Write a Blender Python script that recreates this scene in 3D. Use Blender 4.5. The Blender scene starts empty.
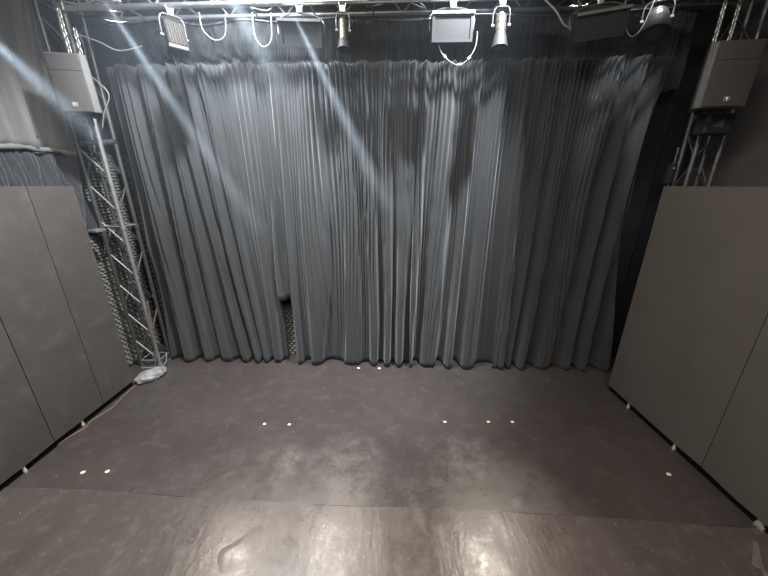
import bpy, bmesh, math, random
from mathutils import Vector, Matrix, noise
random.seed(7)
C = bpy.context.scene.collection
PI = math.pi
V = Vector
K = 0.045                                   # the stage back line runs slightly askew to the room
def back(x, d): return d - K * x

# ---------------------------------------------------------------- materials
def mat(name, col, rough=.6, metal=0, spec=.5, var=.15, scale=8, bump=0, bscale=60, rvar=0, sheen=0, coat=0, stretch=None):
    m = bpy.data.materials.new(name); m.use_nodes = True
    nt = m.node_tree; n = nt.nodes; l = nt.links
    b = n['Principled BSDF']
    b.inputs['Roughness'].default_value = rough; b.inputs['Metallic'].default_value = metal
    b.inputs['Specular IOR Level'].default_value = spec
    if sheen:
        b.inputs['Sheen Weight'].default_value = sheen; b.inputs['Sheen Roughness'].default_value = .5
    tc = n.new('ShaderNodeTexCoord'); src = tc.outputs['Object']
    if stretch:
        mp = n.new('ShaderNodeMapping'); mp.inputs['Scale'].default_value = stretch
        l.new(src, mp.inputs[0]); src = mp.outputs[0]
    nz = n.new('ShaderNodeTexNoise'); nz.inputs['Scale'].default_value = scale; nz.inputs['Detail'].default_value = 6
    nz.inputs['Roughness'].default_value = .65
    l.new(src, nz.inputs['Vector'])
    r = n.new('ShaderNodeValToRGB')
    r.color_ramp.elements[0].position = .3; r.color_ramp.elements[1].position = .7
    r.color_ramp.elements[0].color = [c * (1 - var) for c in col] + [1]
    r.color_ramp.elements[1].color = [min(1, c * (1 + var)) for c in col] + [1]
    l.new(nz.outputs['Fac'], r.inputs[0]); l.new(r.outputs[0], b.inputs['Base Color'])
    if rvar:
        mr = n.new('ShaderNodeMapRange'); mr.inputs['From Min'].default_value = .3; mr.inputs['From Max'].default_value = .7
        mr.inputs['To Min'].default_value = rough - rvar; mr.inputs['To Max'].default_value = rough + rvar
        l.new(nz.outputs['Fac'], mr.inputs['Value']); l.new(mr.outputs[0], b.inputs['Roughness'])
    if bump:
        n2 = n.new('ShaderNodeTexNoise'); n2.inputs['Scale'].default_value = bscale; n2.inputs['Detail'].default_value = 4
        l.new(src, n2.inputs['Vector'])
        bp = n.new('ShaderNodeBump'); bp.inputs['Strength'].default_value = bump; bp.inputs['Distance'].default_value = .01
        l.new(n2.outputs['Fac'], bp.inputs['Height']); l.new(bp.outputs[0], b.inputs['Normal'])
    return m

def scuffed(name, col, rough, rvar, scuff, seed, spec=.5, wear=.35, fine=1.0, wstretch=(1, 1, 1), spots=()):
    """painted board with worn clouds, thin scratches and small pale nicks"""
    m = bpy.data.materials.new(name); m.use_nodes = True
    nt = m.node_tree; n = nt.nodes; l = nt.links; b = n['Principled BSDF']
    b.inputs['Specular IOR Level'].default_value = spec
    tc = n.new('ShaderNodeTexCoord')
    def noise_(scale, stretch, rot, detail=6, off=0, rgh=.6):
        mp = n.new('ShaderNodeMapping'); mp.inputs['Scale'].default_value = stretch
        mp.inputs['Rotation'].default_value = rot; mp.inputs['Location'].default_value = (seed + off, seed * .7, off)
        l.new(tc.outputs['Object'], mp.inputs[0])
        z = n.new('ShaderNodeTexNoise'); z.inputs['Scale'].default_value = scale; z.inputs['Detail'].default_value = detail
        z.inputs['Roughness'].default_value = rgh
        l.new(mp.outputs[0], z.inputs['Vector']); return z.outputs['Fac']
    def rng(x, a, c, lo=0, hi=1):
        r = n.new('ShaderNodeMapRange'); r.inputs['From Min'].default_value = a; r.inputs['From Max'].default_value = c
        r.inputs['To Min'].default_value = lo; r.inputs['To Max'].default_value = hi
        l.new(x, r.inputs['Value']); return r.outputs[0]
    def op(kind, x, y):
        q = n.new('ShaderNodeMath'); q.operation = kind
        for i, s in enumerate((x, y)):
            if isinstance(s, (int, float)): q.inputs[i].default_value = s
            else: l.new(s, q.inputs[i])
        return q.outputs[0]
    def mix(f, a, c):
        q = n.new('ShaderNodeMix'); q.data_type = 'RGBA'
        l.new(f, q.inputs[0])
        for i, s in ((6, a), (7, c)):
            if isinstance(s, tuple): q.inputs[i].default_value = list(s) + [1]
            else: l.new(s, q.inputs[i])
        return q.outputs[2]
    big = noise_(1.1, wstretch, (0, 0, 0), 8, 0, .6)
    mid = noise_(6, (1, 1, 1), (0, 0, 0), 8, 3, .7)
    grain = noise_(38, (1, 1, 1), (0, 0, 0), 5, 5, .7)
    c0 = mix(rng(big, .3, .7), tuple(c * .88 for c in col), tuple(c * 1.12 for c in col))
    c1 = mix(op('MULTIPLY', rng(mid, .52, .72), wear), c0, scuff)
    s1 = rng(noise_(5, (.5, 16, 16), (0, 0, .5), 3, 9, .5), .70, .74)
    s2 = rng(noise_(5, (16, .6, 16), (0, 0, -.35), 3, 14, .5), .71, .75)
    sc = op('MULTIPLY', op('MAXIMUM', s1, s2), rng(mid, .45, .6))
    nick = op('MULTIPLY', rng(noise_(26, (1, 1, 1), (0, 0, 0), 2, 21, .4), .72, .76), .8)
    c2 = mix(op('MULTIPLY', op('MAXIMUM', sc, nick), .55 * fine), c1, tuple(min(1, c * 1.5) for c in scuff))
    for (sx, sy, sz), rad in spots:                       # rubbed patches; those on the floor partly glare put into the colour
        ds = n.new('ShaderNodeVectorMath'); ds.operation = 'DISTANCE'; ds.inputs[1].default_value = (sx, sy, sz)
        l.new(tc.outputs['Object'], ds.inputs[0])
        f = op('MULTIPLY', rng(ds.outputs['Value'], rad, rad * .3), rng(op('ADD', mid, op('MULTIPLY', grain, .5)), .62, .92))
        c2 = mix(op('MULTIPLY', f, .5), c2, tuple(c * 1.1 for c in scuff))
    l.new(c2, b.inputs['Base Color'])
    rr = op('ADD', rng(big, .3, .7, rough - rvar, rough + rvar), op('ADD', rng(mid, .35, .65, -rvar, rvar), rng(grain, .3, .7, -rvar * .6, rvar * .6)))
    l.new(rr, b.inputs['Roughness'])
    bp = n.new('ShaderNodeBump'); bp.inputs['Strength'].default_value = .35; bp.inputs['Distance'].default_value = .006
    sm = noise_(4.5, wstretch, (0, 0, 0), 3, 3, .5); dents = rng(noise_(2.6, (1, 1, 1), (0, 0, 0), 1, 40, .4), .66, .74)
    l.new(op('ADD', op('MULTIPLY', noise_(40, (1, 1, 1), (0, 0, 0), 1, 5, .5), .22), op('ADD', op('MULTIPLY', sm, 1.3), dents)), bp.inputs['Height'])
    l.new(bp.outputs[0], b.inputs['Normal'])
    return m

M = dict(
    floor=scuffed('floor_paint', (.060, .049, .044), .36, .08, (.15, .128, .112), 2.0, wear=.22, spots=[((-.34, 2.28, 0), .42), ((.80, 2.3, 0), .42), ((-.95, 2.3, 0), .3), ((-.3, 1.95, 0), .25)]),  # spots: worn patches, partly floor glare painted into the colour
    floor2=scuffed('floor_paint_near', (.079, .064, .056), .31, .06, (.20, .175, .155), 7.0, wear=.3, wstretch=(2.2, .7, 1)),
    panelL=scuffed('panel_left_paint', (.082, .072, .065), .62, .06, (.15, .14, .135), 3.3, spec=.3, wear=.3, fine=.45),
    panelLs=scuffed('panel_left_spot_paint', (.082, .072, .065), .62, .06, (.15, .14, .135), 3.3, spec=.3, wear=.3, fine=.45, spots=[((-.02, -.07, 1.50), .11), ((-.02, .1, 1.1), .06)]),
    panelR=scuffed('panel_right_paint', (.112, .098, .087), .6, .06, (.13, .12, .11), 9.1, spec=.3, wear=.22, fine=.2),
    curtain=mat('curtain_velour', (.044, .0445, .0445), .9, spec=.15, var=.15, scale=5, sheen=.25, bump=.15, bscale=120, stretch=(3, 3, .5)),
    drape_pale=mat('pale_drape', (.155, .148, .14), .9, spec=.2, var=.18, scale=2.5, sheen=.2, stretch=(1, 2, .6)),
    drape_dark=mat('dark_drape', (.035, .036, .039), .92, spec=.2, var=.2, scale=4, sheen=.3),
    drape_black=mat('black_drape', (.016, .017, .02), .92, spec=.15, var=.2, scale=4, sheen=.15),
    wall=mat('wall_black_paint', (.022, .022, .024), .8, spec=.3, var=.2, scale=3),
    wallr=mat('wall_taupe_paint', (.10, .092, .086), .75, spec=.3, var=.1, scale=2),
    wallroom=mat('room_wall_paint', (.11, .105, .10), .8, spec=.3, var=.1, scale=2),
    ceil=mat('ceiling_paint', (.09, .045, .048), .85, spec=.2, var=.2, scale=2),
    foam=mat('foam_grey', (.15, .145, .13), .9, spec=.2, var=.25, scale=9),
    alu=mat('aluminium', (.52, .51, .49), .32, metal=.95, var=.12, scale=15, rvar=.08),
    alud=mat('dull_aluminium', (.2, .2, .2), .45, metal=.8, var=.2, scale=20, rvar=.1),
    matt_black=mat('matt_black_board', (.006, .006, .006), .9, spec=.1, var=.2),
    faceplate=mat('flood_face_grey', (.017, .016, .0155), .6, var=.06, scale=6),
    blacksteel=mat('black_steel', (.03, .03, .032), .4, metal=.4, var=.2, scale=12),
    shaded_alu=mat('shaded_aluminium', (.13, .13, .125), .4, metal=.7, var=.2, scale=20),  # darker copy of the aluminium, shade painted into unlit truss members
    tower_alu=mat('tower_aluminium', (.3, .295, .285), .5, metal=.6, var=.15, scale=15),
    chain=mat('chain_steel', (.7, .7, .66), .35, metal=.9, var=.2, scale=40),
    spk=mat('speaker_shell', (.11, .105, .10), .48, var=.12, scale=10, bump=.1, bscale=200),
    grille=mat('speaker_grille', (.10, .092, .086), .5, metal=.2, var=.1, scale=40, bump=.25, bscale=400),
    badge=mat('badge_silver', (.75, .68, .62), .3, metal=.6, var=.05),
    shell=mat('lamp_shell_black', (.024, .025, .026), .6, var=.15, scale=14),
    fins=mat('lamp_cream_fins', (.028, .021, .016), .8, spec=.1, var=.12, scale=20),
    canm=mat('lamp_can_metal', (.22, .20, .17), .33, metal=.75, var=.15, scale=14),
    face=mat('diffuser_grey', (.085, .078, .075), .45, var=.06, scale=6),
    glass=mat('lens_dark', (.05, .055, .06), .1, var=.05),
    cable=mat('cable_black', (.025, .025, .028), .5, var=.1),
    cablew=mat('cable_grey', (.24, .235, .21), .45, var=.1),
    tan=mat('tan_connector', (.62, .55, .42), .45, var=.1),
    pink=mat('cable_orange', (.26, .13, .095), .5, var=.15),
    bag=mat('bag_plastic', (.25, .255, .245), .45, var=.25, scale=14, bump=.5, bscale=30),
    tape=mat('tape_pale', (.80, .74, .50), .5, var=.1),
    paper=mat('debris_white', (.75, .70, .62), .7, var=.1),
    foot=mat('foot_wood', (.58, .50, .33), .55, var=.2, scale=40),
    spill=mat('rubbed_pale_paint', (.13, .115, .10), .5, var=.35, scale=30),
    steel=mat('foot_steel', (.75, .73, .66), .3, metal=.7, var=.1),
)

# ---------------------------------------------------------------- mesh helpers
WM = {}
def W(o): return WM.get(o.name, Matrix())
def obj(name, bm, m, parent=None, smooth=False, world=True):
    """link a bmesh as ONE mesh object; world=True: coordinates are in metres of the room"""
    if parent is not None and world: bm.transform(W(parent).inverted())
    me = bpy.data.meshes.new(name); bmesh.ops.recalc_face_normals(bm, faces=bm.faces[:])
    bm.to_mesh(me); bm.free()
    me.materials.append(m)
    if smooth:
        for p in me.polygons: p.use_smooth = True
    o = bpy.data.objects.new(name, me); C.objects.link(o)
    if parent is not None:
        o.parent = parent
        WM[o.name] = W(parent)
    return o
def tag(o, label, cat, group=None, kind=None):
    o['label'] = label; o['category'] = cat
    if group: o['group'] = group
    if kind: o['kind'] = kind
    return o
def thing(name, label, cat, loc=(0, 0, 0), rot=(0, 0, 0), group=None):
    o = bpy.data.objects.new(name, None); C.objects.link(o); o.empty_display_size = .1
    o.location = loc; o.rotation_euler = rot
    from mathutils import Euler
    WM[o.name] = Matrix.Translation(V(loc)) @ Euler(rot).to_matrix().to_4x4()
    return tag(o, label, cat, group)
def struct(o):
    o['kind'] = 'structure'; return o
def box(bm, lo, hi, rot=None, bevel=0):
    lo, hi = V(lo), V(hi); c = (lo + hi) / 2; s = hi - lo
    r = bmesh.ops.create_cube(bm, size=1)
    vs = r['verts']
    bmesh.ops.scale(bm, vec=s, verts=vs)
    if bevel:
        es = list({e for v in vs for e in v.link_edges})
        rr = bmesh.ops.bevel(bm, geom=es, offset=bevel, segments=2, profile=.5, affect='EDGES')
        vs = list({v for f in rr['faces'] for v in f.verts} | {v for v in vs if v.is_valid})
    if rot: bmesh.ops.rotate(bm, cent=(0, 0, 0), matrix=rot, verts=vs)
    bmesh.ops.translate(bm, vec=c, verts=vs)
    return bm
def tube(bm, p, q, r, seg=10, r2=None):
    p, q = V(p), V(q); d = q - p; L = d.length
    mtx = Matrix.Translation((p + q) / 2) @ d.to_track_quat('Z', 'Y').to_matrix().to_4x4()
    bmesh.ops.create_cone(bm, cap_ends=True, segments=seg, radius1=r, radius2=r if r2 is None else r2, depth=L, matrix=mtx)
    return bm
def path(bm, pts, r, seg=8, sub=6):
    """round cable through the points (Catmull-Rom)"""
    pts = [V(p) for p in pts]; P = [pts[0]] + pts + [pts[-1]]; out = []
    for i in range(1, len(P) - 2):
        for k in range(sub):
            t = k / sub; a, b, c, d = P[i - 1], P[i], P[i + 1], P[i + 2]
            out.append(.5 * ((2 * b) + (c - a) * t + (2 * a - 5 * b + 4 * c - d) * t * t + (3 * b - a - 3 * c + d) * t ** 3))
    out.append(pts[-1])
    rings = []; up = V((.13, .21, .97)).normalized()
    for i, p in enumerate(out):
        t = (out[min(i + 1, len(out) - 1)] - out[max(i - 1, 0)]).normalized()
        a = t.cross(up)
        a = a.normalized() if a.length > 1e-4 else V((1, 0, 0)); b = t.cross(a)
        rings.append([bm.verts.new(p + r * (a * math.cos(2 * PI * k / seg) + b * math.sin(2 * PI * k / seg))) for k in range(seg)])
    for A, B in zip(rings, rings[1:]):
        for k in range(seg): bm.faces.new((A[k], A[(k + 1) % seg], B[(k + 1) % seg], B[k]))
    bm.faces.new(rings[0]); bm.faces.new(rings[-1])
    return bm
def prism(bm, outline, z0, z1):
    lo = [bm.verts.new((x, y, z0)) for x, y in outline]; hi = [bm.verts.new((x, y, z1)) for x, y in outline]
    bm.faces.new(lo); bm.faces.new(hi)
    for i in range(len(lo)):
        j = (i + 1) % len(lo); bm.faces.new((lo[i], lo[j], hi[j], hi[i]))
    return bm
def N(): return bmesh.new()

# ---------------------------------------------------------------- the room
X0, X1, Y0, YB, ZC = -3.78, 4.0, -4.5, 4.75, 5.0
def seam(x): return 1.83 - .052 * x + .012 * math.sin(x * 1.7)
def sheet(side):
    bm = N(); n = 80; th = .0 if side else .006
    a = []; b = []
    for i in range(n + 1):
        x = X0 + (X1 - X0) * i / n
        a.append((x, seam(x))); b.append((x, YB + .1 if side else Y0))
    for i in range(n):
        gp = .004 + .003 * math.sin(i * .4)
        q = [(a[i][0], a[i][1] - (0 if side else gp)), (a[i + 1][0], a[i + 1][1] - (0 if side else gp)), b[i + 1], b[i]]
        prism(bm, q, -.05, th)
    bmesh.ops.remove_doubles(bm, verts=bm.verts[:], dist=1e-5)
    return bm
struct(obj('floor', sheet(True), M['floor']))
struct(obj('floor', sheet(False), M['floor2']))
struct(obj('floor', box(N(), (X0, Y0, -.12), (X1, YB + .1, -.051)), M['blacksteel']))
struct(obj('ceiling', box(N(), (X0, Y0, ZC), (X1, YB + .1, ZC + .1)), M['ceil']))
struct(obj('wall_left', box(N(), (X0 - .1, Y0, -.05), (X0, YB + .1, ZC)), M['wall']))
struct(obj('wall_right', box(N(), (X1, Y0, -.05), (X1 + .1, YB + .1, ZC)), M['wallr']))
struct(obj('wall_back', box(N(), (X0, YB, -.05), (X1, YB + .1, ZC)), M['wall']))
struct(obj('wall_front', box(N(), (X0, Y0 - .1, -.05), (X1, Y0, ZC)), M['wallroom']))

# ---------------------------------------------------------------- wall foam with rows of small blocks
def foam(p, u, w, h, n, label):
    """ridged foam sheet: origin p, horizontal direction u, facing n"""
    bm = N(); p, u, n = V(p), V(u), V(n); z = V((0, 0, 1)); ph = .042; pw = .075
    rows = int(h / ph); cols = int(w / pw)
    prof = [(0, 0), (.18, .9), (.55, 1), (.82, .25)]
    for r in range(rows):
        off = pw / 2 if r % 2 else 0
        for c in range(cols):
            a = c * pw + off; b = min(a + pw * .86, w); z0 = r * ph; z1 = z0 + ph * .8
            if b <= a: continue
            f = [p + u * a + z * z0, p + u * b + z * z0, p + u * b + z * z1, p + u * a + z * z1]
            g = [p + u * (a + .008) + z * (z0 + .004) + n * .028, p + u * (b - .008) + z * (z0 + .004) + n * .028,
                 p + u * (b - .008) + z * (z1 - .014) + n * .02, p + u * (a + .008) + z * (z1 - .014) + n * .02]
            F = [bm.verts.new(x) for x in f]; G = [bm.verts.new(x) for x in g]
            bm.faces.new(G)
            for i in range(4): bm.faces.new((F[i], F[(i + 1) % 4], G[(i + 1) % 4], G[i]))
    q = [bm.verts.new(x) for x in (p, p + u * w, p + u * w + z * h, p + z * h, p - n * .02, p + u * w - n * .02, p + u * w + z * h - n * .02, p + z * h - n * .02)]
    for i in ((0, 1, 2, 3), (4, 5, 6, 7), (0, 1, 5, 4), (1, 2, 6, 5), (2, 3, 7, 6), (3, 0, 4, 7)): bm.faces.new([q[k] for k in i])
    return tag(obj('acoustic_foam', bm, M['foam']), label, 'acoustic foam')
foam((X0 + .021, 3.0, .03), (0, 1, 0), 1.6, 2.9, (1, 0, 0), 'grey ridged acoustic foam on the left wall behind the left truss tower')
foam((X0 + .06, YB - .021, .03), (1, 0, 0), .9, 2.9, (0, -1, 0), 'grey ridged acoustic foam on the back wall in the left corner')
foam((-1.62, 4.27, .01), (1, 0, 0), .42, .84, (0, -1, 0), 'small ridged foam piece seen through the slit in the stage curtain')

# ---------------------------------------------------------------- curtains
def fold_y(s, t, seed, coarse, fine, ca, fa):
    """fold depth; s metres along the cloth, t = 0 at the hem .. 1 at the top"""
    k = max(0, min(1, t))
    w1 = noise.noise(V((s * 1.5, seed, t * .45))) * 1.35
    w2 = noise.noise(V((s * 2.1, seed + 9, t * .8))) * 1.6
    a = math.sin((s / coarse + w1) * 2 * PI)
    sh = .5 + .35 * noise.noise(V((s * .8, seed + 17, 0)))
    a = math.copysign(abs(a) ** sh, a) * (1 + .35 * (1 - k))
    b = math.sin((s / fine + w2) * 2 * PI + 1.1 * a)
    b = (1 - abs(b)) * 2 - 1                       # sharp crested pleats
    amp = max(.25, .85 + 1.1 * noise.noise(V((s * 1.4, seed + 4, t * .4))))
    fam = max(.45, 1.0 + 1.4 * noise.noise(V((s * 2.2, seed + 50, t * 1.2))))
    c = noise.noise(V((s * 8, seed + 30, t * .9))) * .018
    return -(ca * amp * a * (1 - .5 * k ** 1.2) + fa * b * fam * (.14 + 1.0 * k)) + c
def curtain(name, label, xa, xb, z0, z1, yf, m, seed, coarse=.27, fine=.115, ca=.055, fa=.020, slant=None, notch=None, hem=.012, axis='x', thick=.004, cat='curtain', rows=46, edge=None, step=.0085, parent=None):
    bm = N(); n = int(abs(xb - xa) / step); grid = []
    for j in range(rows + 1):
        t = j / rows; row = []
        for i in range(n + 1):
            f = i / n; x = xa + (xb - xa) * f
            zz = z0 + (z1 - z0) * t
            s = x
            d = fold_y(s, t, seed, coarse, fine, ca, fa)
            px = x + .018 * noise.noise(V((s * 6, seed + 2, t * 2)))
            if slant: px += slant(f, t)
            if edge: px += edge(f, t)
            pz = zz + (hem * noise.noise(V((s * 5, seed, 0))) - .10 * hem * d / ca if j == 0 else 0)
            if j == 0: pz = max(pz, z0)
            yy = yf(x) + d
            row.append(bm.verts.new((px, yy, pz) if axis == 'x' else (yy, px, pz)))
        grid.append(row)
    for j in range(rows):
        for i in range(n):
            if notch and notch(xa + (xb - xa) * (i + .5) / n, z0 + (z1 - z0) * (j + .5) / rows): continue
            bm.faces.new((grid[j][i], grid[j][i + 1], grid[j + 1][i + 1], grid[j + 1][i]))
    bmesh.ops.delete(bm, geom=[v for v in bm.verts if not v.link_faces], context='VERTS')
    o = obj(name, bm, m, parent, smooth=True)
    so = o.modifiers.new('thickness', 'SOLIDIFY'); so.thickness = thick; so.offset = 0
    if label: tag(o, label, cat)
    return o
zt = 3.82
cb = lambda x: back(x, 3.96)
curtain('stage_curtain', 'dark grey stage curtain at far left beside the left truss tower, folds leaning right', -3.17, -1.46, .008, zt, cb, M['curtain'], 1.0,
        coarse=.235, fine=.095, ca=.075, fa=.032, slant=lambda f, t: (.13 * math.sin(PI * f) * (1 - t) * 1.5 - .06 * (1 - f) * (1 - t)) - .10 * math.sin(PI * f) * t, hem=.03)
curtain('stage_curtain', 'dark grey stage curtain right of the slit, its left edge cut short', -1.56, .38, .008, zt, lambda x: cb(x) + (.0 if x > -1.3 else .03), M['curtain'], 5.0,
        coarse=.31, fine=.095, ca=.080, fa=.034, notch=lambda x, z: x < -1.315 + .01 * math.sin(z * 9) and z < 1.0, hem=.03)
curtain('stage_curtain', 'dark grey stage curtain with deep rounded folds right of the middle', .37, 1.72, .008, zt, lambda x: cb(x) + .03, M['curtain'], 11.0,
        coarse=.30, fine=.10, ca=.090, fa=.034, slant=lambda f, t: -.06 * math.sin(PI * f) * (1 - t), hem=.03)
curtain('stage_curtain', 'dark grey stage curtain at far right next to the right hand wall panels', 1.58, 3.22, .008, zt, lambda x: cb(x) + .03, M['curtain'], 17.0,
        coarse=.33, fine=.12, ca=.085, fa=.034, slant=lambda f, t: -.20 * f * min(1, t / .6) - .08 * math.sin(PI * f) * (1 - t), hem=.03)
# taller backing drape high behind
curtain('border_drape', 'narrow pleated dark drape high behind the lamps above the stage curtains', -3.15, 3.3, 3.55, 4.27, lambda x: back(x, 4.14), M['curtain'], 23.0,
        coarse=.17, fine=.075, ca=.030, fa=.026, rows=10, cat='curtain', step=.007)
tag(obj('drape_pipe', tube(N(), (-3.2, back(-3.2, 4.26), 4.30), (3.3, back(3.3, 4.26), 4.30), .03, 16), M['alud']),
    'dull pipe carrying the pleated drape high at the back', 'pipe')
curtain('masking_drape', 'black masking drape hanging in the gap between stage curtain and right truss tower', 2.95, 3.95, .01, 4.75, lambda x: 4.22, M['drape_black'], 51.0,
        coarse=.3, fine=.1, ca=.05, fa=.015, rows=20, step=.012)
# side drapes on the left
curtain('side_drape', 'pale grey drape hanging high on the left wall behind the left loudspeaker', .3, 4.02, 2.90, 4.75, lambda x: -3.66, M['drape_pale'], 31.0,
        coarse=.42, fine=.17, ca=.055, fa=.022, axis='y', rows=24, step=.014, hem=.05)
curtain('side_drape', 'short dark pleated drape above the left hand wall panels, below the pale drape', .3, 3.97, 1.98, 2.86, lambda x: -3.66, M['drape_dark'], 37.0,
        coarse=.20, fine=.09, ca=.05, fa=.02, axis='y', rows=16, step=.01, hem=.03)
bm = N()
for k in range(150):                      # gathered, tied-up hem of the pale drape
    y = .4 + k * .0242
    r = .028 + .014 * noise.noise(V((y * 9, 0, 0)))
    bmesh.ops.create_icosphere(bm, subdivisions=1, radius=r, matrix=Matrix.Translation((-3.63 + .02 * noise.noise(V((y * 5, 3, 0))), y, 2.895 + .022 * noise.noise(V((y * 4, 7, 0))))) @ Matrix.Scale(1.6, 4, (0, 1, 0)))
hem_o = obj('gathered_hem', bm, M['drape_pale'], [o for o in C.objects if o.name == 'side_drape'][0], smooth=True)
hem_o['label'] = 'bunched pale hem'
tag(obj('wall_rail', (lambda b: tube(tube(b, (-3.735, .3, 3.03), (-3.735, 4.0, 3.03), .02), (-3.74, 3.97, 3.0), (-3.20, 4.02, 3.03), .028))(N()), M['alu']),
    'bright metal rail reaching from the left wall to the left truss tower', 'rail')

# ---------------------------------------------------------------- wall panels on feet
def panel(side, ya, yb, label, m, feet=(), lean=0):
    X = -3.33 if side < 0 else 2.92
    x2 = X + side * .02
    t = thing('wall_panel', label, 'panel', (X + side * .02, (ya + yb) / 2, 0), group=None)
    bm = N(); g = .004
    z1 = 2.53
    # lower edge a little ragged
    n = 24; P = []
    for i in range(n + 1):
        y = ya + g + (yb - ya - 2 * g) * i / n
        P.append((y, .078 + .012 * noise.noise(V((y * 3, side * 5, 1)))))
    A = []; B = []
    for y, z in P:
        A.append([bm.verts.new((X, y, z)), bm.verts.new((X, y, z1))]); B.append([bm.verts.new((x2, y, z)), bm.verts.new((x2, y, z1))])
    for i in range(n):
        bm.faces.new((A[i][0], A[i + 1][0], A[i + 1][1], A[i][1])); bm.faces.new((B[i][0], B[i + 1][0], B[i + 1][1], B[i][1]))
        bm.faces.new((A[i][0], A[i + 1][0], B[i + 1][0], B[i][0])); bm.faces.new((A[i][1], A[i + 1][1], B[i + 1][1], B[i][1]))
    for i in (0, n): bm.faces.new((A[i][0], A[i][1], B[i][1], B[i][0]))
    obj('board', bm, m, t)
    pl = sorted((X + side * .024, X + side * .04))
    obj('gap_shade_strip', box(N(), (pl[0], ya + .002, .001), (pl[1], yb - .002, .12)), M['matt_black'], t)  # black strip added so the gap under the board reads as shade
    # battens and feet behind
    xb0, xb1 = sorted((x2 + side * .025, x2 + side * .06))
    for y in (ya + .06, yb - .06):
        obj('batten', box(N(), (xb0, y - .03, .0), (xb1, y + .03, 2.4)), M['blacksteel'], t)
    for y, big in feet:
        f0, f1 = sorted((X + side * .002, X + side * .022))
        f = obj('foot', box(box(N(), (f0, y - .012 * big, 0), (f1, y + .012 * big, .035), bevel=.003), (f0 + .003, y - .008 * big, .03), (f1 - .003, y + .008 * big, .065)), M['steel' if big > 1.5 else 'foot'], t)
        f['label'] = 'pale foot block'
    return t
panel(-1, 3.00, 3.46, 'taupe wall panel on the left, the one nearest the left truss tower', M['panelL'], [])
panel(-1, 2.43, 3.00, 'taupe wall panel on the left with a pale rubbed spot, second from the truss tower', M['panelLs'], [(2.73, 1)])
panel(-1, 1.85, 2.43, 'taupe wall panel on the left at the picture edge, third from the truss tower', M['panelL'], [(2.15, 1)])
panel(-1, .65, 1.85, 'taupe wall panel on the left, nearest the viewer', M['panelL'], [])
panel(1, 2.14, 3.37, 'wide taupe wall panel on the right, standing next to the stage curtain', M['panelR'], [(3.02, 1), (2.41, 1)])
panel(1, .92, 2.14, 'taupe wall panel on the right at the picture edge, nearest the viewer', M['panelR'], [(1.665, 2.6)])

# ---------------------------------------------------------------- trusses
def tower(label, xa, xb, ya, yb, h, m, step=.42, dull=None):
    t = thing('truss_tower', label, 'truss', ((xa + xb) / 2, (ya + yb) / 2, 0))
    obj('base_plate', box(N(), (xa - .04, ya - .04, 0), (xb + .04, yb + .04, .012)), M['alud'], t)
    cs = [(xa, ya), (xb, ya), (xb, yb), (xa, yb)]
    for x, y in cs:
        bm = tube(N(), (x, y, .012), (x, y, h), .024, 14)
        for z in (.03, 2.02, h - .03): tube(bm, (x, y, z - .02), (x, y, z + .02), .031, 14)
        obj('chord', bm, dull if dull and not (x == xb and y == ya) else m, t, smooth=False)  # with dull set, only the front inner chord keeps the lit colour
    k = 0; z = .12
    while z + step < h:
        for i in range(4):
            a, b = cs[i], cs[(i + 1) % 4]
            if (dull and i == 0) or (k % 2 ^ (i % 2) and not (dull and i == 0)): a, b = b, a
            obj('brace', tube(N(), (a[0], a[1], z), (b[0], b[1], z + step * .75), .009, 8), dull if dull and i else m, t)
        z += step; k += 1
    for z in (.10, 2.04, h - .08):
        for i in range(4):
            a, b = cs[i], cs[(i + 1) % 4]
            obj('cross_tube', tube(N(), (*a, z), (*b, z), .012, 8), m, t)
    return t
tower('bright aluminium truss tower standing at the left end of the stage curtains', -3.57, -3.30, 3.91, 4.13, 4.42, M['tower_alu'], dull=M['shaded_alu'])
tower('dark truss tower standing behind the right hand loudspeaker and panels', 3.47, 3.74, 3.72, 3.88, 4.42, M['alud'], .34)

# horizontal box truss
t = thing('lighting_truss', 'horizontal aluminium lighting truss running across above the stage curtains', 'truss', (0, 3.62, 4.13))
xs0, xs1 = -3.05, 3.42
for d, z in ((3.47, 4.13), (3.77, 4.16), (3.47, 4.43), (3.77, 4.46)):
    obj('chord', tube(N(), (xs0, back(xs0, d), z), (xs1, back(xs1, d), z), .024, 14), M['alu' if d < 3.6 and z < 4.2 else 'shaded_alu'], t)  # rear and upper chords take the shaded colour
n = 22
for i in range(n):
    xa = xs0 + .02 + (xs1 - xs0 - .04) * i / n; xb = xs0 + .02 + (xs1 - xs0 - .04) * (i + 1) / n
    for d, z in ((3.47, 4.13), (3.77, 4.16)):
        lo, hi = (xa, xb) if i % 2 else (xb, xa)
        obj('brace', tube(N(), (lo, back(lo, d), z), (hi, back(hi, d), z + .3), .009, 8), M['alu' if d < 3.6 else 'shaded_alu'], t)
    if i % 2 == 0:
        obj('cross_tube', tube(N(), (xa, back(xa, 3.47), 4.13), (xa, back(xa, 3.77), 4.16), .009, 8), M['alu'], t)
# link truss from the tower to the corner
obj('corner_block', box(N(), (xs0 - .05, back(xs0, 3.44), 4.10), (xs0 + .03, back(xs0, 3.50), 4.17), bevel=.008), M['alu'], t)
# side truss on the left running towards the room
for sx, label in ((-3.05, 'left side truss over the left loudspeaker running back into the room'), (3.30, 'right side truss over the right loudspeaker running back into the room')):
    s = thing('side_truss', label, 'truss', (sx, 2, 4.2))
    for dx, z in ((0, 4.20), (.0, 4.48)):
        obj('chord', tube(N(), (sx + dx, .6, z), (sx + dx, back(sx, 3.44), z), .022, 12), M['alu'], s)
    for i in range(9):
        ya = .65 + i * .31
        a, b = (4.20, 4.48) if i % 2 else (4.48, 4.20)
        obj('brace', tube(N(), (sx, ya, a), (sx, ya + .31, b), .009, 8), M['alu'], s)

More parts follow.
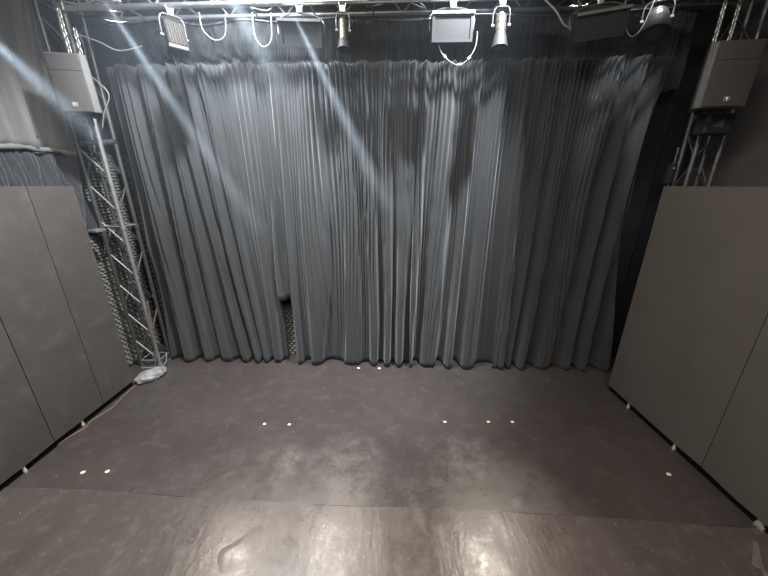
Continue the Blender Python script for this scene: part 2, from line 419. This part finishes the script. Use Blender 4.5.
# ---------------------------------------------------------------- chains
def chain(x, y, z0, z1, label):
    bm = N(); z = z0 + .02; k = 0
    while z < z1:
        prof = []
        for a in range(12):
            t = 2 * PI * a / 12
            prof.append((.013 * math.cos(t), (.011 if math.sin(t) > 0 else -.011) + .013 * math.sin(t)))
        rings = []
        for (u, w) in prof:
            ring = []
            nrm = V((u, 0, w - (.011 if w > 0 else -.011))).normalized() if abs(u) + abs(w) > 0 else V((1, 0, 0))
            for c in range(6):
                q = 2 * PI * c / 6
                p = V((u, 0, w)) + nrm * .0055 * math.cos(q) + V((0, 1, 0)) * .0055 * math.sin(q)
                if k % 2: p = V((-p.y, p.x, p.z))
                ring.append(bm.verts.new(p + V((x, y, z))))
            rings.append(ring)
        for i in range(12):
            A, B = rings[i], rings[(i + 1) % 12]
            for c in range(6): bm.faces.new((A[c], A[(c + 1) % 6], B[(c + 1) % 6], B[c]))
        z += .034; k += 1
    return tag(obj('hanging_chain', bm, M['chain'], smooth=True), label, 'chain')

# ---------------------------------------------------------------- loudspeakers
def speaker(loc, yaw, pitch, label, w=.37, h=.50, d=.25):
    t = thing('loudspeaker', label, 'loudspeaker', loc, (pitch, 0, yaw))
    a, f, r = w / 2, w / 2 - .035, w / 2 - .12
    out = [(-f, -d / 2), (f, -d / 2), (a, -d / 2 + .045), (r, d / 2), (-r, d / 2), (-a, -d / 2 + .045)]
    bm = prism(N(), out, -h / 2, h / 2)
    bmesh.ops.bevel(bm, geom=bm.edges[:], offset=.012, segments=3, profile=.5, affect='EDGES')
    obj('cabinet', bm, M['spk'], t, world=False)
    g = N(); n = 12; fr = []
    for i in range(n + 1):
        x = -f + .012 + (2 * f - .024) * i / n
        fr.append((x, -d / 2 - .002 - .012 * (1 - (x / f) ** 2)))
    prism(g, fr + [(f - .012, -d / 2 + .006), (-f + .012, -d / 2 + .006)], -h / 2 + .012, h / 2 * .42)
    prism(g, fr + [(f - .012, -d / 2 + .006), (-f + .012, -d / 2 + .006)], h / 2 * .42 + .004, h / 2 - .012)
    obj('grille', g, M['grille'], t, world=False)
    b = N()
    for sx in (-1, 1):
        prism(b, [(sx * .002, -d / 2 - .017), (sx * .020, -d / 2 - .017), (sx * .026, -d / 2 - .022), (sx * .006, -d / 2 - .022)], -h / 2 + .055, -h / 2 + .085)
        prism(b, [(sx * .010, -d / 2 - .017), (sx * .016, -d / 2 - .017), (sx * .016, -d / 2 - .022), (sx * .010, -d / 2 - .022)], -h / 2 + .045, -h / 2 + .09)
    o = obj('badge', b, M['badge'], t, world=False); o['label'] = 'shiny winged maker badge'
    y = N()
    box(y, (-.10, -.05, -h / 2 - .035), (.10, .05, -h / 2 - .004))
    box(y, (-.02, -.02, -h / 2 - .11), (.02, .02, -h / 2 - .03))
    obj('mount_bracket', y, M['blacksteel'], t, world=False)
    e = N()
    for sx in (-.07, .07): tube(e, (sx, .0, h / 2 - .002), (sx, .0, h / 2 + .02), .014)
    obj('rigging_point', e, M['chain'], t, world=False)
    return t
speaker((-3.09, 3.60, 3.49), .16, .06, 'black loudspeaker hung at the upper left in front of the pale drape')
speaker((3.25, 3.45, 3.515), -.12, .02, 'black loudspeaker hung at the upper right above the right wall panels', w=.46, h=.54)
chain(-3.055, 3.56, 3.76, 4.10, 'shiny chain holding the left loudspeaker, the left of its two')
chain(-2.985, 3.60, 3.76, 3.97, 'shiny chain holding the left loudspeaker, the short right one')
chain(3.06, 3.42, 3.79, 4.17, 'shiny chain holding the right loudspeaker, left of its two and the brighter')
chain(3.21, 3.44, 3.79, 4.17, 'shiny chain holding the right loudspeaker, the right of its two')
# mount below the right speaker
t = thing('speaker_mount', 'black bracket box under the right hand loudspeaker on the dark truss tower', 'bracket', (3.40, 3.58, 3.05))
bm = prism(N(), [(3.30, 3.50), (3.58, 3.50), (3.62, 3.64), (3.29, 3.64)], 3.04, 3.23)
bmesh.ops.bevel(bm, geom=bm.edges[:], offset=.02, segments=2, profile=.5, affect='EDGES')
obj('housing', bm, M['shell'], t)
bm = N(); a = [bm.verts.new(p) for p in ((3.36, 3.494, 3.10), (3.47, 3.494, 3.10), (3.47, 3.494, 3.19), (3.36, 3.499, 3.10), (3.47, 3.499, 3.10), (3.47, 3.499, 3.19))]
bm.faces.new(a[:3]); bm.faces.new(a[3:])
for i in range(3): bm.faces.new((a[i], a[(i + 1) % 3], a[3 + (i + 1) % 3], a[3 + i]))
o = obj('reflector', bm, M['face'], t); o['label'] = 'small pale triangular plate'

# ---------------------------------------------------------------- stage lamps
def clamp(t, z, h=.10):
    bm = N(); tube(bm, (0, 0, z), (0, 0, z + h), .007)
    box(bm, (-.025, -.012, z + h - .02), (.025, .012, z + h + .03), bevel=.003)
    for s in (-1, 1): tube(bm, (s * .02, 0, z + h), (s * .032, 0, z + h + .05), .006)
    obj('clamp', bm, M['chain'], t, world=False)
def lantern(x, z, d, yaw, tilt, label, kind='can', L=.19, r=.058, hood=1.0):
    t = thing('stage_lantern', label, 'stage light', (x, back(x, d), z), (0, 0, yaw))
    R = Matrix.Rotation(tilt, 3, 'X')
    def rot(bm):
        bmesh.ops.rotate(bm, cent=(0, 0, 0), matrix=R, verts=bm.verts[:]); return bm
    if kind == 'can':
        bm = tube(N(), (0, 0, -L / 2), (0, 0, L / 2), r, 28)
        tube(bm, (0, 0, L / 2), (0, 0, L / 2 + .03), r * .9, 28, r * .45)
        for k in (-.3, .1): tube(bm, (0, 0, L * k), (0, 0, L * k + .008), r * 1.05, 28)
        obj('body', rot(bm), M['canm'], t, world=False)
        h = tube(N(), (0, 0, -L / 2 - .11 * hood), (0, 0, -L / 2 + .004), r * 1.55, 28, r * 1.12)
        obj('hood', rot(h), M['shell'], t, world=False)
    elif kind == 'box':
        bm = box(N(), (-.075, -.06, -L / 2), (.075, .06, L / 2), bevel=.01)
        obj('body', rot(bm), M['shell'], t, world=False)
        bm = N()
        for k in range(7): box(bm, (-.07 + k * .021, -.072, -L / 2 + .012), (-.056 + k * .021, -.055, L / 2 - .008))
        for k in range(5): box(bm, (.07, -.05 + k * .022, -L / 2 + .012), (.088, -.038 + k * .022, L / 2 - .008))
        o = obj('cooling_fins', rot(bm), M['fins'], t, world=False); o['label'] = 'cream cooling fins'
        h = box(N(), (-.085, -.07, -L / 2 - .035), (.085, .07, -L / 2 + .004), bevel=.008)
        obj('hood', rot(h), M['shell'], t, world=False)
    else:
        bm = N(); bmesh.ops.create_uvsphere(bm, u_segments=28, v_segments=14, radius=r * 1.25, matrix=Matrix.Scale(1.15, 4, (0, 0, 1)))
        obj('body', rot(bm), M['canm'], t, world=False)
        h = tube(N(), (0, 0, -L / 2 - .06), (0, 0, -.01), r * 1.75, 28, r * 1.30)
        obj('hood', rot(h), M['shell'], t, world=False)
    ln = tube(N(), (0, 0, -L / 2 - .112 * hood if kind == 'can' else -L / 2 - (.062 if kind == 'dome' else .037)), (0, 0, -L / 2 - .02), r * 1.0, 28)
    obj('lens', rot(ln), M['glass'], t, world=False)
    w = r * 1.5 if kind != 'box' else .10
    zt_ = L / 2 + .06
    bm = path(N(), [(-w, 0, -.01), (-w, 0, zt_ * .7), (-w * .7, 0, zt_), (0, 0, zt_), (w * .7, 0, zt_), (w, 0, zt_ * .7), (w, 0, -.01)], .006, 6)
    for s in (-1, 1): tube(bm, (s * w - .012, 0, 0), (s * w + .012, 0, 0), .016)
    obj('yoke', bm, M['alud'], t, world=False)
    clamp(t, zt_, max(.02, 4.06 - z - zt_))
    return t
lantern(-2.00, 3.875, 3.45, .75, -.30, 'boxy stage lantern with cream cooling fins, at the left end of the truss', 'box', L=.22)
lantern(-.38, 3.90, 3.45, .1, -.15, 'slim round stage lantern hanging left of the middle of the truss', 'can', L=.16, r=.040, hood=.7)
lantern(1.06, 3.91, 3.45, -.1, -.2, 'bright round stage lantern hanging beside the pale faced flood light', 'can', L=.16, r=.048)
lantern(2.42, 3.93, 3.45, -.5, -.35, 'dome topped stage lantern in a wide yoke at the right end of the truss', 'dome', L=.15, r=.07)

def flood(x, z, d, yaw, tilt, roll, w, h, label, front):
    t = thing('flood_light', label, 'stage light', (x, back(x, d), z), (0, roll, yaw))
    R = Matrix.Rotation(tilt, 3, 'X')
    def rot(bm):
        bmesh.ops.rotate(bm, cent=(0, 0, 0), matrix=R, verts=bm.verts[:]); return bm
    obj('housing', rot(box(N(), (-w / 2, -.035, -h / 2), (w / 2, .04, h / 2), bevel=.008)), M['shell'], t, world=False)
    bm = N(); e = .02
    box(bm, (-w / 2 - .004, -.05, h / 2 - e), (w / 2 + .004, -.03, h / 2 + .004)); box(bm, (-w / 2 - .004, -.05, -h / 2 - .004), (w / 2 + .004, -.03, -h / 2 + e))
    box(bm, (-w / 2 - .004, -.05, -h / 2 + e), (-w / 2 + e, -.03, h / 2 - e)); box(bm, (w / 2 - e, -.05, -h / 2 + e), (w / 2 + .004, -.03, h / 2 - e))
    obj('frame', rot(bm), M['shell'], t, world=False)
    o = obj('front_plate', rot(box(N(), (-w / 2 + e, -.041, -h / 2 + e), (w / 2 - e, -.034, h / 2 - e))), M[front], t, world=False)
    if front == 'faceplate': o['label'] = 'pale grey front plate'
    o = obj('top_plate', rot(box(N(), (-w / 2 - .004, -.045, h / 2 + .003), (w / 2 + .004, .05, h / 2 + .012))), M['canm'], t, world=False)
    o = obj('lit_top_bar', rot(box(N(), (-w / 2 - .006, -.062, h / 2 - .006), (w / 2 + .006, -.046, h / 2 + .014))), M['chain'], t, world=False); o['label'] = 'added bright bar for the lit top edge'  # bright bar added, light on the top edge put into its metal
    bm = N()
    for k in range(9): box(bm, (-w / 2 + .02 + k * (w - .05) / 8, .038, -h / 2 + .02), (-w / 2 + .028 + k * (w - .05) / 8, .065, h / 2 - .02))
    obj('heat_sink', rot(bm), M['shell'], t, world=False)
    q = w / 2 + .018
    bm = path(N(), [(-q, .02, 0), (-q, .03, h * .55), (-q * .6, .03, h * .55 + .05), (0, .03, h * .55 + .06), (q * .6, .03, h * .55 + .05), (q, .03, h * .55), (q, .02, 0)], .006, 6)
    obj('yoke', bm, M['alud'], t, world=False)
    clamp(t, h * .55 + .055, max(.01, 4.06 - z - h * .55 - .055))
flood(-.775, 3.88, 3.44, .05, .38, .0, .38, .19, 'dark flat flood light with a bright top edge, left of the middle of the truss', 'shell')
flood(.62, 3.885, 3.44, -.03, .02, .0, .36, .21, 'flat flood light with a pale grey front, hanging nearest the middle of the truss', 'faceplate')
flood(1.92, 3.90, 3.44, -.12, .42, -.10, .42, .19, 'dark flat flood light with a bright top edge, towards the right end of the truss', 'shell')

# cables slung round the truss
def cable(pts, r, m, label, name='cable', sub=6):
    return tag(obj(name, path(N(), pts, r, 7, sub), M[m], smooth=True), label, 'cable')
sw = cable([(.50, 3.40, 3.78), (.54, 3.40, 3.70), (.63, 3.40, 3.63), (.71, 3.40, 3.61), (.79, 3.40, 3.66), (.85, 3.41, 3.76), (.86, 3.43, 3.88)], .0045, 'cablew', 'thin looped cable with tan connectors hanging below the pale faced flood light')
for p, q in (((.555, 3.398, 3.685), (.575, 3.398, 3.665)), ((.69, 3.395, 3.607), (.73, 3.395, 3.612)), ((.785, 3.398, 3.652), (.805, 3.40, 3.672))):
    o = obj('connector', tube(N(), p, q, .013, 10), M['tan'], sw); o['label'] = 'tan connector'
cable([(-1.72, 3.52, 4.06), (-1.70, 3.50, 3.92), (-1.60, 3.50, 3.84), (-1.50, 3.50, 3.88), (-1.47, 3.50, 4.04)], .0045, 'cablew', 'pale cable loop hanging right of the lantern with cream fins')
cable([(-1.22, 3.50, 4.05), (-1.21, 3.48, 3.86), (-1.14, 3.48, 3.78), (-1.06, 3.48, 3.84), (-1.04, 3.48, 4.04)], .006, 'cablew', 'thin cable loop left of the dark flood light that is left of the middle')
cable([(2.10, 3.33, 4.10), (2.13, 3.32, 3.90), (2.22, 3.32, 3.80), (2.30, 3.32, 3.88), (2.36, 3.33, 4.08)], .0045, 'cablew', 'pale cable loop hanging left of the dome topped lantern')
cable([(1.40, 3.37, 4.10), (1.52, 3.34, 3.99), (1.60, 3.34, 3.90), (1.66, 3.35, 3.88)], .008, 'cablew', 'pale cable running down to the left edge of the right hand flood light')
cable([(-3.0, 3.80, 4.15), (-2.6, 3.72, 4.06), (-2.2, 3.74, 4.10), (-1.8, 3.70, 4.03), (-1.4, 3.70, 4.08), (-1.0, 3.68, 4.05), (-.4, 3.66, 4.08), (.2, 3.62, 4.04), (.9, 3.6, 4.08), (1.6, 3.56, 4.05), (2.4, 3.54, 4.09), (3.2, 3.5, 4.1)], .012, 'cable', 'black cable bundle sagging inside the lighting truss')
cable([(-3.1, 3.72, 3.98), (-2.9, 3.76, 3.92), (-2.75, 3.80, 3.86), (-2.5, 3.80, 3.90)], .006, 'cablew', 'thin pale cable near the left truss corner')
for i, (x, n_) in enumerate(((-2.75, 'left end'), (-1.25, 'left half'), (.1, 'middle'), (1.75, 'right half'), (2.9, 'right end'))):
    pts = []
    for k in range(10):
        pts.append((x + .30 * math.sin(k * 1.9 + i), back(x, 3.52) + .10 * math.cos(k * 2.3), 4.17 + .05 * math.sin(k * 3.1 + i)))
    cable(pts, .0065, 'cablew', f'tangled pale cable coiled on the lighting truss, {n_}', sub=5)
cable([(-3.22, 3.90, 4.1), (-3.15, 3.86, 3.9), (-3.20, 3.88, 3.7), (-3.05, 3.9, 3.5), (-3.16, 3.9, 3.30), (-3.22, 3.90, 3.15)], .006, 'cablew', 'thin pale cable dangling down the upper left truss tower')
cable([(-3.20, 3.86, 1.05), (-3.21, 3.85, .80), (-3.24, 3.86, .55), (-3.26, 3.85, .30), (-3.30, 3.83, .10), (-3.36, 3.78, .008), (-3.34, 3.72, .008)], .006, 'pink', 'orange cable running down the left truss tower to the floor')
cable([(-3.30, 3.50, .007), (-3.31, 3.3, .007), (-3.28, 3.12, .007), (-3.27, 2.98, .007), (-3.32, 2.8, .007), (-3.29, 2.70, .007), (-3.34, 2.58, .007), (-3.36, 2.45, .007)], .006, 'pink', 'orange cable lying on the floor along the left wall panels')
cable([(-3.5, 3.82, .03), (-3.40, 3.84, .02), (-3.3, 3.86, .02), (-3.22, 3.88, .04), (-3.20, 3.92, .10), (-3.2, 3.95, .2)], .008, 'cablew', 'short pale cable on the floor at the foot of the left truss tower')

# small box on the wall above the foam
t = thing('wall_box', 'small pale box above the ridged foam, behind the left wall panels', 'box', (-3.47, 3.74, 2.0))
obj('cover', box(N(), (-3.53, 3.66, 2.0), (-3.42, 3.80, 2.035), bevel=.006), M['tower_alu'], t)
obj('mounting_arm', box(N(), (-3.75, 3.70, 1.96), (-3.44, 3.74, 2.0)), M['blacksteel'], t)
# little fixture low on the right tower
t = thing('small_lamp', 'tiny black lamp with a bright screw beside the dark right hand truss tower', 'stage light', (3.36, 3.86, 2.5))
obj('body', box(N(), (3.33, 3.80, 2.55), (3.40, 3.88, 2.78), bevel=.015), M['shell'], t)
obj('bracket', tube(N(), (3.37, 3.83, 2.40), (3.37, 3.83, 2.95), .01), M['alud'], t)
bm = N(); bmesh.ops.create_uvsphere(bm, u_segments=12, v_segments=8, radius=.012, matrix=Matrix.Translation((3.35, 3.79, 2.72)))
obj('screw', bm, M['chain'], t, smooth=True)

# ---------------------------------------------------------------- things on the floor
bm = N(); bmesh.ops.create_icosphere(bm, subdivisions=5, radius=1)
for v in bm.verts:
    p = v.co.copy(); k = 1 + .16 * noise.noise(p * 2.1) + .10 * abs(noise.noise(p * 4.5 + V((3, 1, 2)))) + .04 * noise.noise(p * 11)
    q = V((p.x * .18 * k, p.y * .115 * k, p.z * .075 * k)); q.z = max(q.z, -.05)
    v.co = q
bmesh.ops.rotate(bm, cent=(0, 0, 0), matrix=Matrix.Rotation(1.0, 3, 'Z'), verts=bm.verts[:])
bmesh.ops.translate(bm, vec=(-3.22, 3.62, .051), verts=bm.verts[:])
tag(obj('crumpled_bag', bm, M['bag'], smooth=True), 'crumpled pale grey bag on the floor at the foot of the left truss tower', 'bag')
marks = [(-2.81, 2.15, 'left of the two nearest the left wall panels'), (-2.59, 2.16, 'right of the two nearest the left wall panels'),
         (-1.34, 2.76, 'left of the pair in the left half of the floor'), (-1.06, 2.75, 'right of the pair in the left half of the floor'),
         (.69, 2.79, 'leftmost of the three in the right half'), (1.18, 2.79, 'middle one of the three in the right half'),
         (1.45, 2.79, 'rightmost of the three in the right half'), (2.64, 2.13, 'alone near the right wall panels')]
def dab(x, y, r, seed):
    bm = N(); out = []
    for k in range(14):
        a = 2 * PI * k / 14; q = r * (1 + .25 * noise.noise(V((math.cos(a), math.sin(a), seed))))
        out.append((x + q * math.cos(a) * 1.25, y + q * math.sin(a)))
    return prism(bm, out, 0.0005, .004)
for i, (x, y, w) in enumerate(marks):
    tag(obj('tape_mark', dab(x, y, .0165 if i < 2 or i == 7 else .014, i * 3.1), M['tape']), 'pale tape mark on floor, ' + w, 'tape mark', 'tape marks on the floor')
for x, y, w in ((-.37, 3.86, 'left of the two by the curtain hem'), (-.07, 3.85, 'right of the two by the curtain hem')):
    tag(obj('paper_scrap', dab(x, y, .018, x * 9), M['paper']), 'tiny white paper scrap on the floor, ' + w, 'scrap', 'scraps at the curtain hem')
tag(obj('paint_spill', (lambda b: prism(b, [(2.60, 1.30), (2.63, 1.33), (2.66, 1.40), (2.71, 1.46), (2.80, 1.555), (2.77, 1.57), (2.71, 1.51), (2.66, 1.47), (2.60, 1.42), (2.625, 1.38), (2.59, 1.33)], .0062, .0072))(N()), M['spill']),
    'pale rubbed streak on the floor at the front right by the wall panel', 'stain')

# ---------------------------------------------------------------- light
def lamp(kind, loc, target, power, col, size, name, ang=None, blend=.3):
    L = bpy.data.lights.new(name, kind); L.energy = power; L.color = col
    if kind == 'AREA': L.shape = 'RECTANGLE'; L.size, L.size_y = size
    else: L.shadow_soft_size = size
    if ang: L.spot_size = math.radians(ang); L.spot_blend = blend
    o = bpy.data.objects.new(name, L); C.objects.link(o); o.location = loc
    o.rotation_euler = (V(target) - V(loc)).to_track_quat('-Z', 'Y').to_euler()
    return o
cool = (.84, .92, 1.0); warm = (1.0, .90, .78)
lamp('SPOT', (-1.25, 2.75, 4.88), (-1.85, 4.0, 1.8), 1150, cool, .11, 'stage_spot', 105, .6)
lamp('SPOT', (1.20, 2.75, 4.88), (.0, 4.0, 1.7), 1150, cool, .06, 'stage_spot', 66, .9)
lamp('SPOT', (2.25, 2.9, 4.88), (2.62, 3.9, 3.25), 190, cool, .06, 'stage_spot', 30, .8)
# down lights close to the truss that the floor mirrors
for x, p in ((-2.80, 620), (-.92, 520), (1.97, 560)):
    lamp('SPOT', (x, 3.87, 4.15 if x > -1 and x < 0 else 4.40), (x * .38, 1.42, 0), p, warm, .06, 'down_spot', 26, 1.0)
lamp('AREA', (-.5, .7, 4.9), (-.3, 1.0, 0), 285, (1, .94, .88), (4.5, 2), 'room_ceiling_light')

# bluish lens streaks built as added haze cones with added narrow lamps
def streak_cone(p, q, r0, r1, power, label, dens=1.6):
    p, q = V(p), V(q); d = (q - p).normalized(); L = (q - p).length
    hz = bpy.data.materials.new('streak_haze'); hz.use_nodes = True
    nt = hz.node_tree; nt.nodes.remove(nt.nodes['Principled BSDF']); l = nt.links
    vs = nt.nodes.new('ShaderNodeVolumeScatter'); vs.inputs['Color'].default_value = (.80, .90, 1, 1); vs.inputs['Anisotropy'].default_value = .2
    l.new(vs.outputs[0], nt.nodes['Material Output'].inputs['Volume'])
    tc = nt.nodes.new('ShaderNodeTexCoord'); sp = nt.nodes.new('ShaderNodeSeparateXYZ'); l.new(tc.outputs['Object'], sp.inputs[0])
    def op(kind, a, b=0, clamp=False):
        n = nt.nodes.new('ShaderNodeMath'); n.operation = kind; n.use_clamp = clamp
        for i, x in enumerate((a, b)):
            if isinstance(x, (int, float)): n.inputs[i].default_value = x
            else: l.new(x, n.inputs[i])
        return n.outputs[0]
    X, Y, Z = sp.outputs
    rad = op('SQRT', op('ADD', op('MULTIPLY', X, X), op('MULTIPLY', Y, Y)))
    wid = op('ADD', op('MULTIPLY', Z, (r1 - r0) / L), r0)
    core = op('SUBTRACT', 1, op('DIVIDE', rad, wid), True)
    along = op('SUBTRACT', 1, op('DIVIDE', Z, L), True)
    start = op('MULTIPLY', Z, 6 / L, True)
    l.new(op('MULTIPLY', op('MULTIPLY', op('POWER', core, 1.2), op('POWER', along, .6)), op('MULTIPLY', start, dens)), vs.inputs['Density'])
    o = obj('haze_streak', tube(N(), (0, 0, 0), (0, 0, L), r0, 32, r1), hz)
    o.location = p; o.rotation_euler = d.to_track_quat('Z', 'Y').to_euler()
    tag(o, label, 'light beam', kind='stuff')
    ang = 2 * math.degrees(math.atan(r1 * .9 / (L + .3)))
    lamp('SPOT', p - d * .3, q, power, (.72, .86, 1.0), .01, 'added_streak_lamp', ang, 1.0)
STREAKS = [
 ((-2.4, 3.25, 4.06), (-1.47, 3.7, 1.97), .04, .15, 800, 'added bluish haze streak across the left stage curtain below the truss', 2.2),
 ((-1.33, 3.2, 4.14), (-0.96, 3.4, 3.36), .08, .14, 160, 'short faint added haze streak above the left half of the stage curtain', 1.2),
 ((-0.79, 3.25, 3.95), (0.07, 3.6, 2.25), .03, .13, 800, 'brightest added bluish haze streak, below the flood light left of the middle', 2.6),
 ((-3.11, 2.85, 3.7), (-2.62, 3.15, 2.9), .06, .16, 350, 'added bluish haze streak crossing in front of the left loudspeaker', 1.6),
]
for b in STREAKS: streak_cone(*b)

hm = bpy.data.materials.new('veil_glare_haze'); hm.use_nodes = True; nt = hm.node_tree; nt.nodes.remove(nt.nodes['Principled BSDF'])  # added haze volume, graded to give the bluish veil glare
vs = nt.nodes.new('ShaderNodeVolumeScatter'); vs.inputs['Color'].default_value = (.75, .86, 1, 1); 
tc = nt.nodes.new('ShaderNodeTexCoord'); sp = nt.nodes.new('ShaderNodeSeparateXYZ'); nt.links.new(tc.outputs['Object'], sp.inputs[0])
fz = nt.nodes.new('ShaderNodeMapRange'); fz.interpolation_type = 'SMOOTHSTEP'
for k_, v_ in (('From Min', 1.6), ('From Max', 3.9), ('To Min', 0), ('To Max', .018)): fz.inputs[k_].default_value = v_
fx = nt.nodes.new('ShaderNodeMapRange'); fx.interpolation_type = 'SMOOTHSTEP'
for k_, v_ in (('From Min', 1.8), ('From Max', -.8), ('To Min', .25), ('To Max', 1)): fx.inputs[k_].default_value = v_
nt.links.new(sp.outputs[2], fz.inputs['Value']); nt.links.new(sp.outputs[0], fx.inputs['Value'])
mu = nt.nodes.new('ShaderNodeMath'); mu.operation = 'MULTIPLY'; nt.links.new(fz.outputs[0], mu.inputs[0]); nt.links.new(fx.outputs[0], mu.inputs[1])
nt.links.new(mu.outputs[0], vs.inputs['Density'])
nt.links.new(vs.outputs[0], nt.nodes['Material Output'].inputs['Volume'])
tag(obj('haze', box(N(), (-3.6, 2.0, 1.6), (3.9, 4.6, 4.85)), hm), 'thin added bluish haze for the veil glare under the lighting truss', 'haze', kind='stuff')
w = bpy.data.worlds.new('World'); bpy.context.scene.world = w; w.use_nodes = True
w.node_tree.nodes['Background'].inputs[0].default_value = (.5, .5, .5, 1); w.node_tree.nodes['Background'].inputs[1].default_value = .05

# ---------------------------------------------------------------- camera
cd = bpy.data.cameras.new('camera'); cd.sensor_width = 36; cd.lens = 36 * 306 / 768
cam = bpy.data.objects.new('camera', cd); C.objects.link(cam)
cam.location = (0, 0, 2.55); cam.rotation_euler = (PI / 2 - math.atan(104 / 306), 0, 0); cd.clip_start = .02
s = bpy.context.scene; s.camera = cam
s.view_settings.view_transform = 'Standard'; s.view_settings.look = 'None'; s.view_settings.gamma = 1; s.view_settings.use_curve_mapping = False
s.view_settings.exposure = 0.0
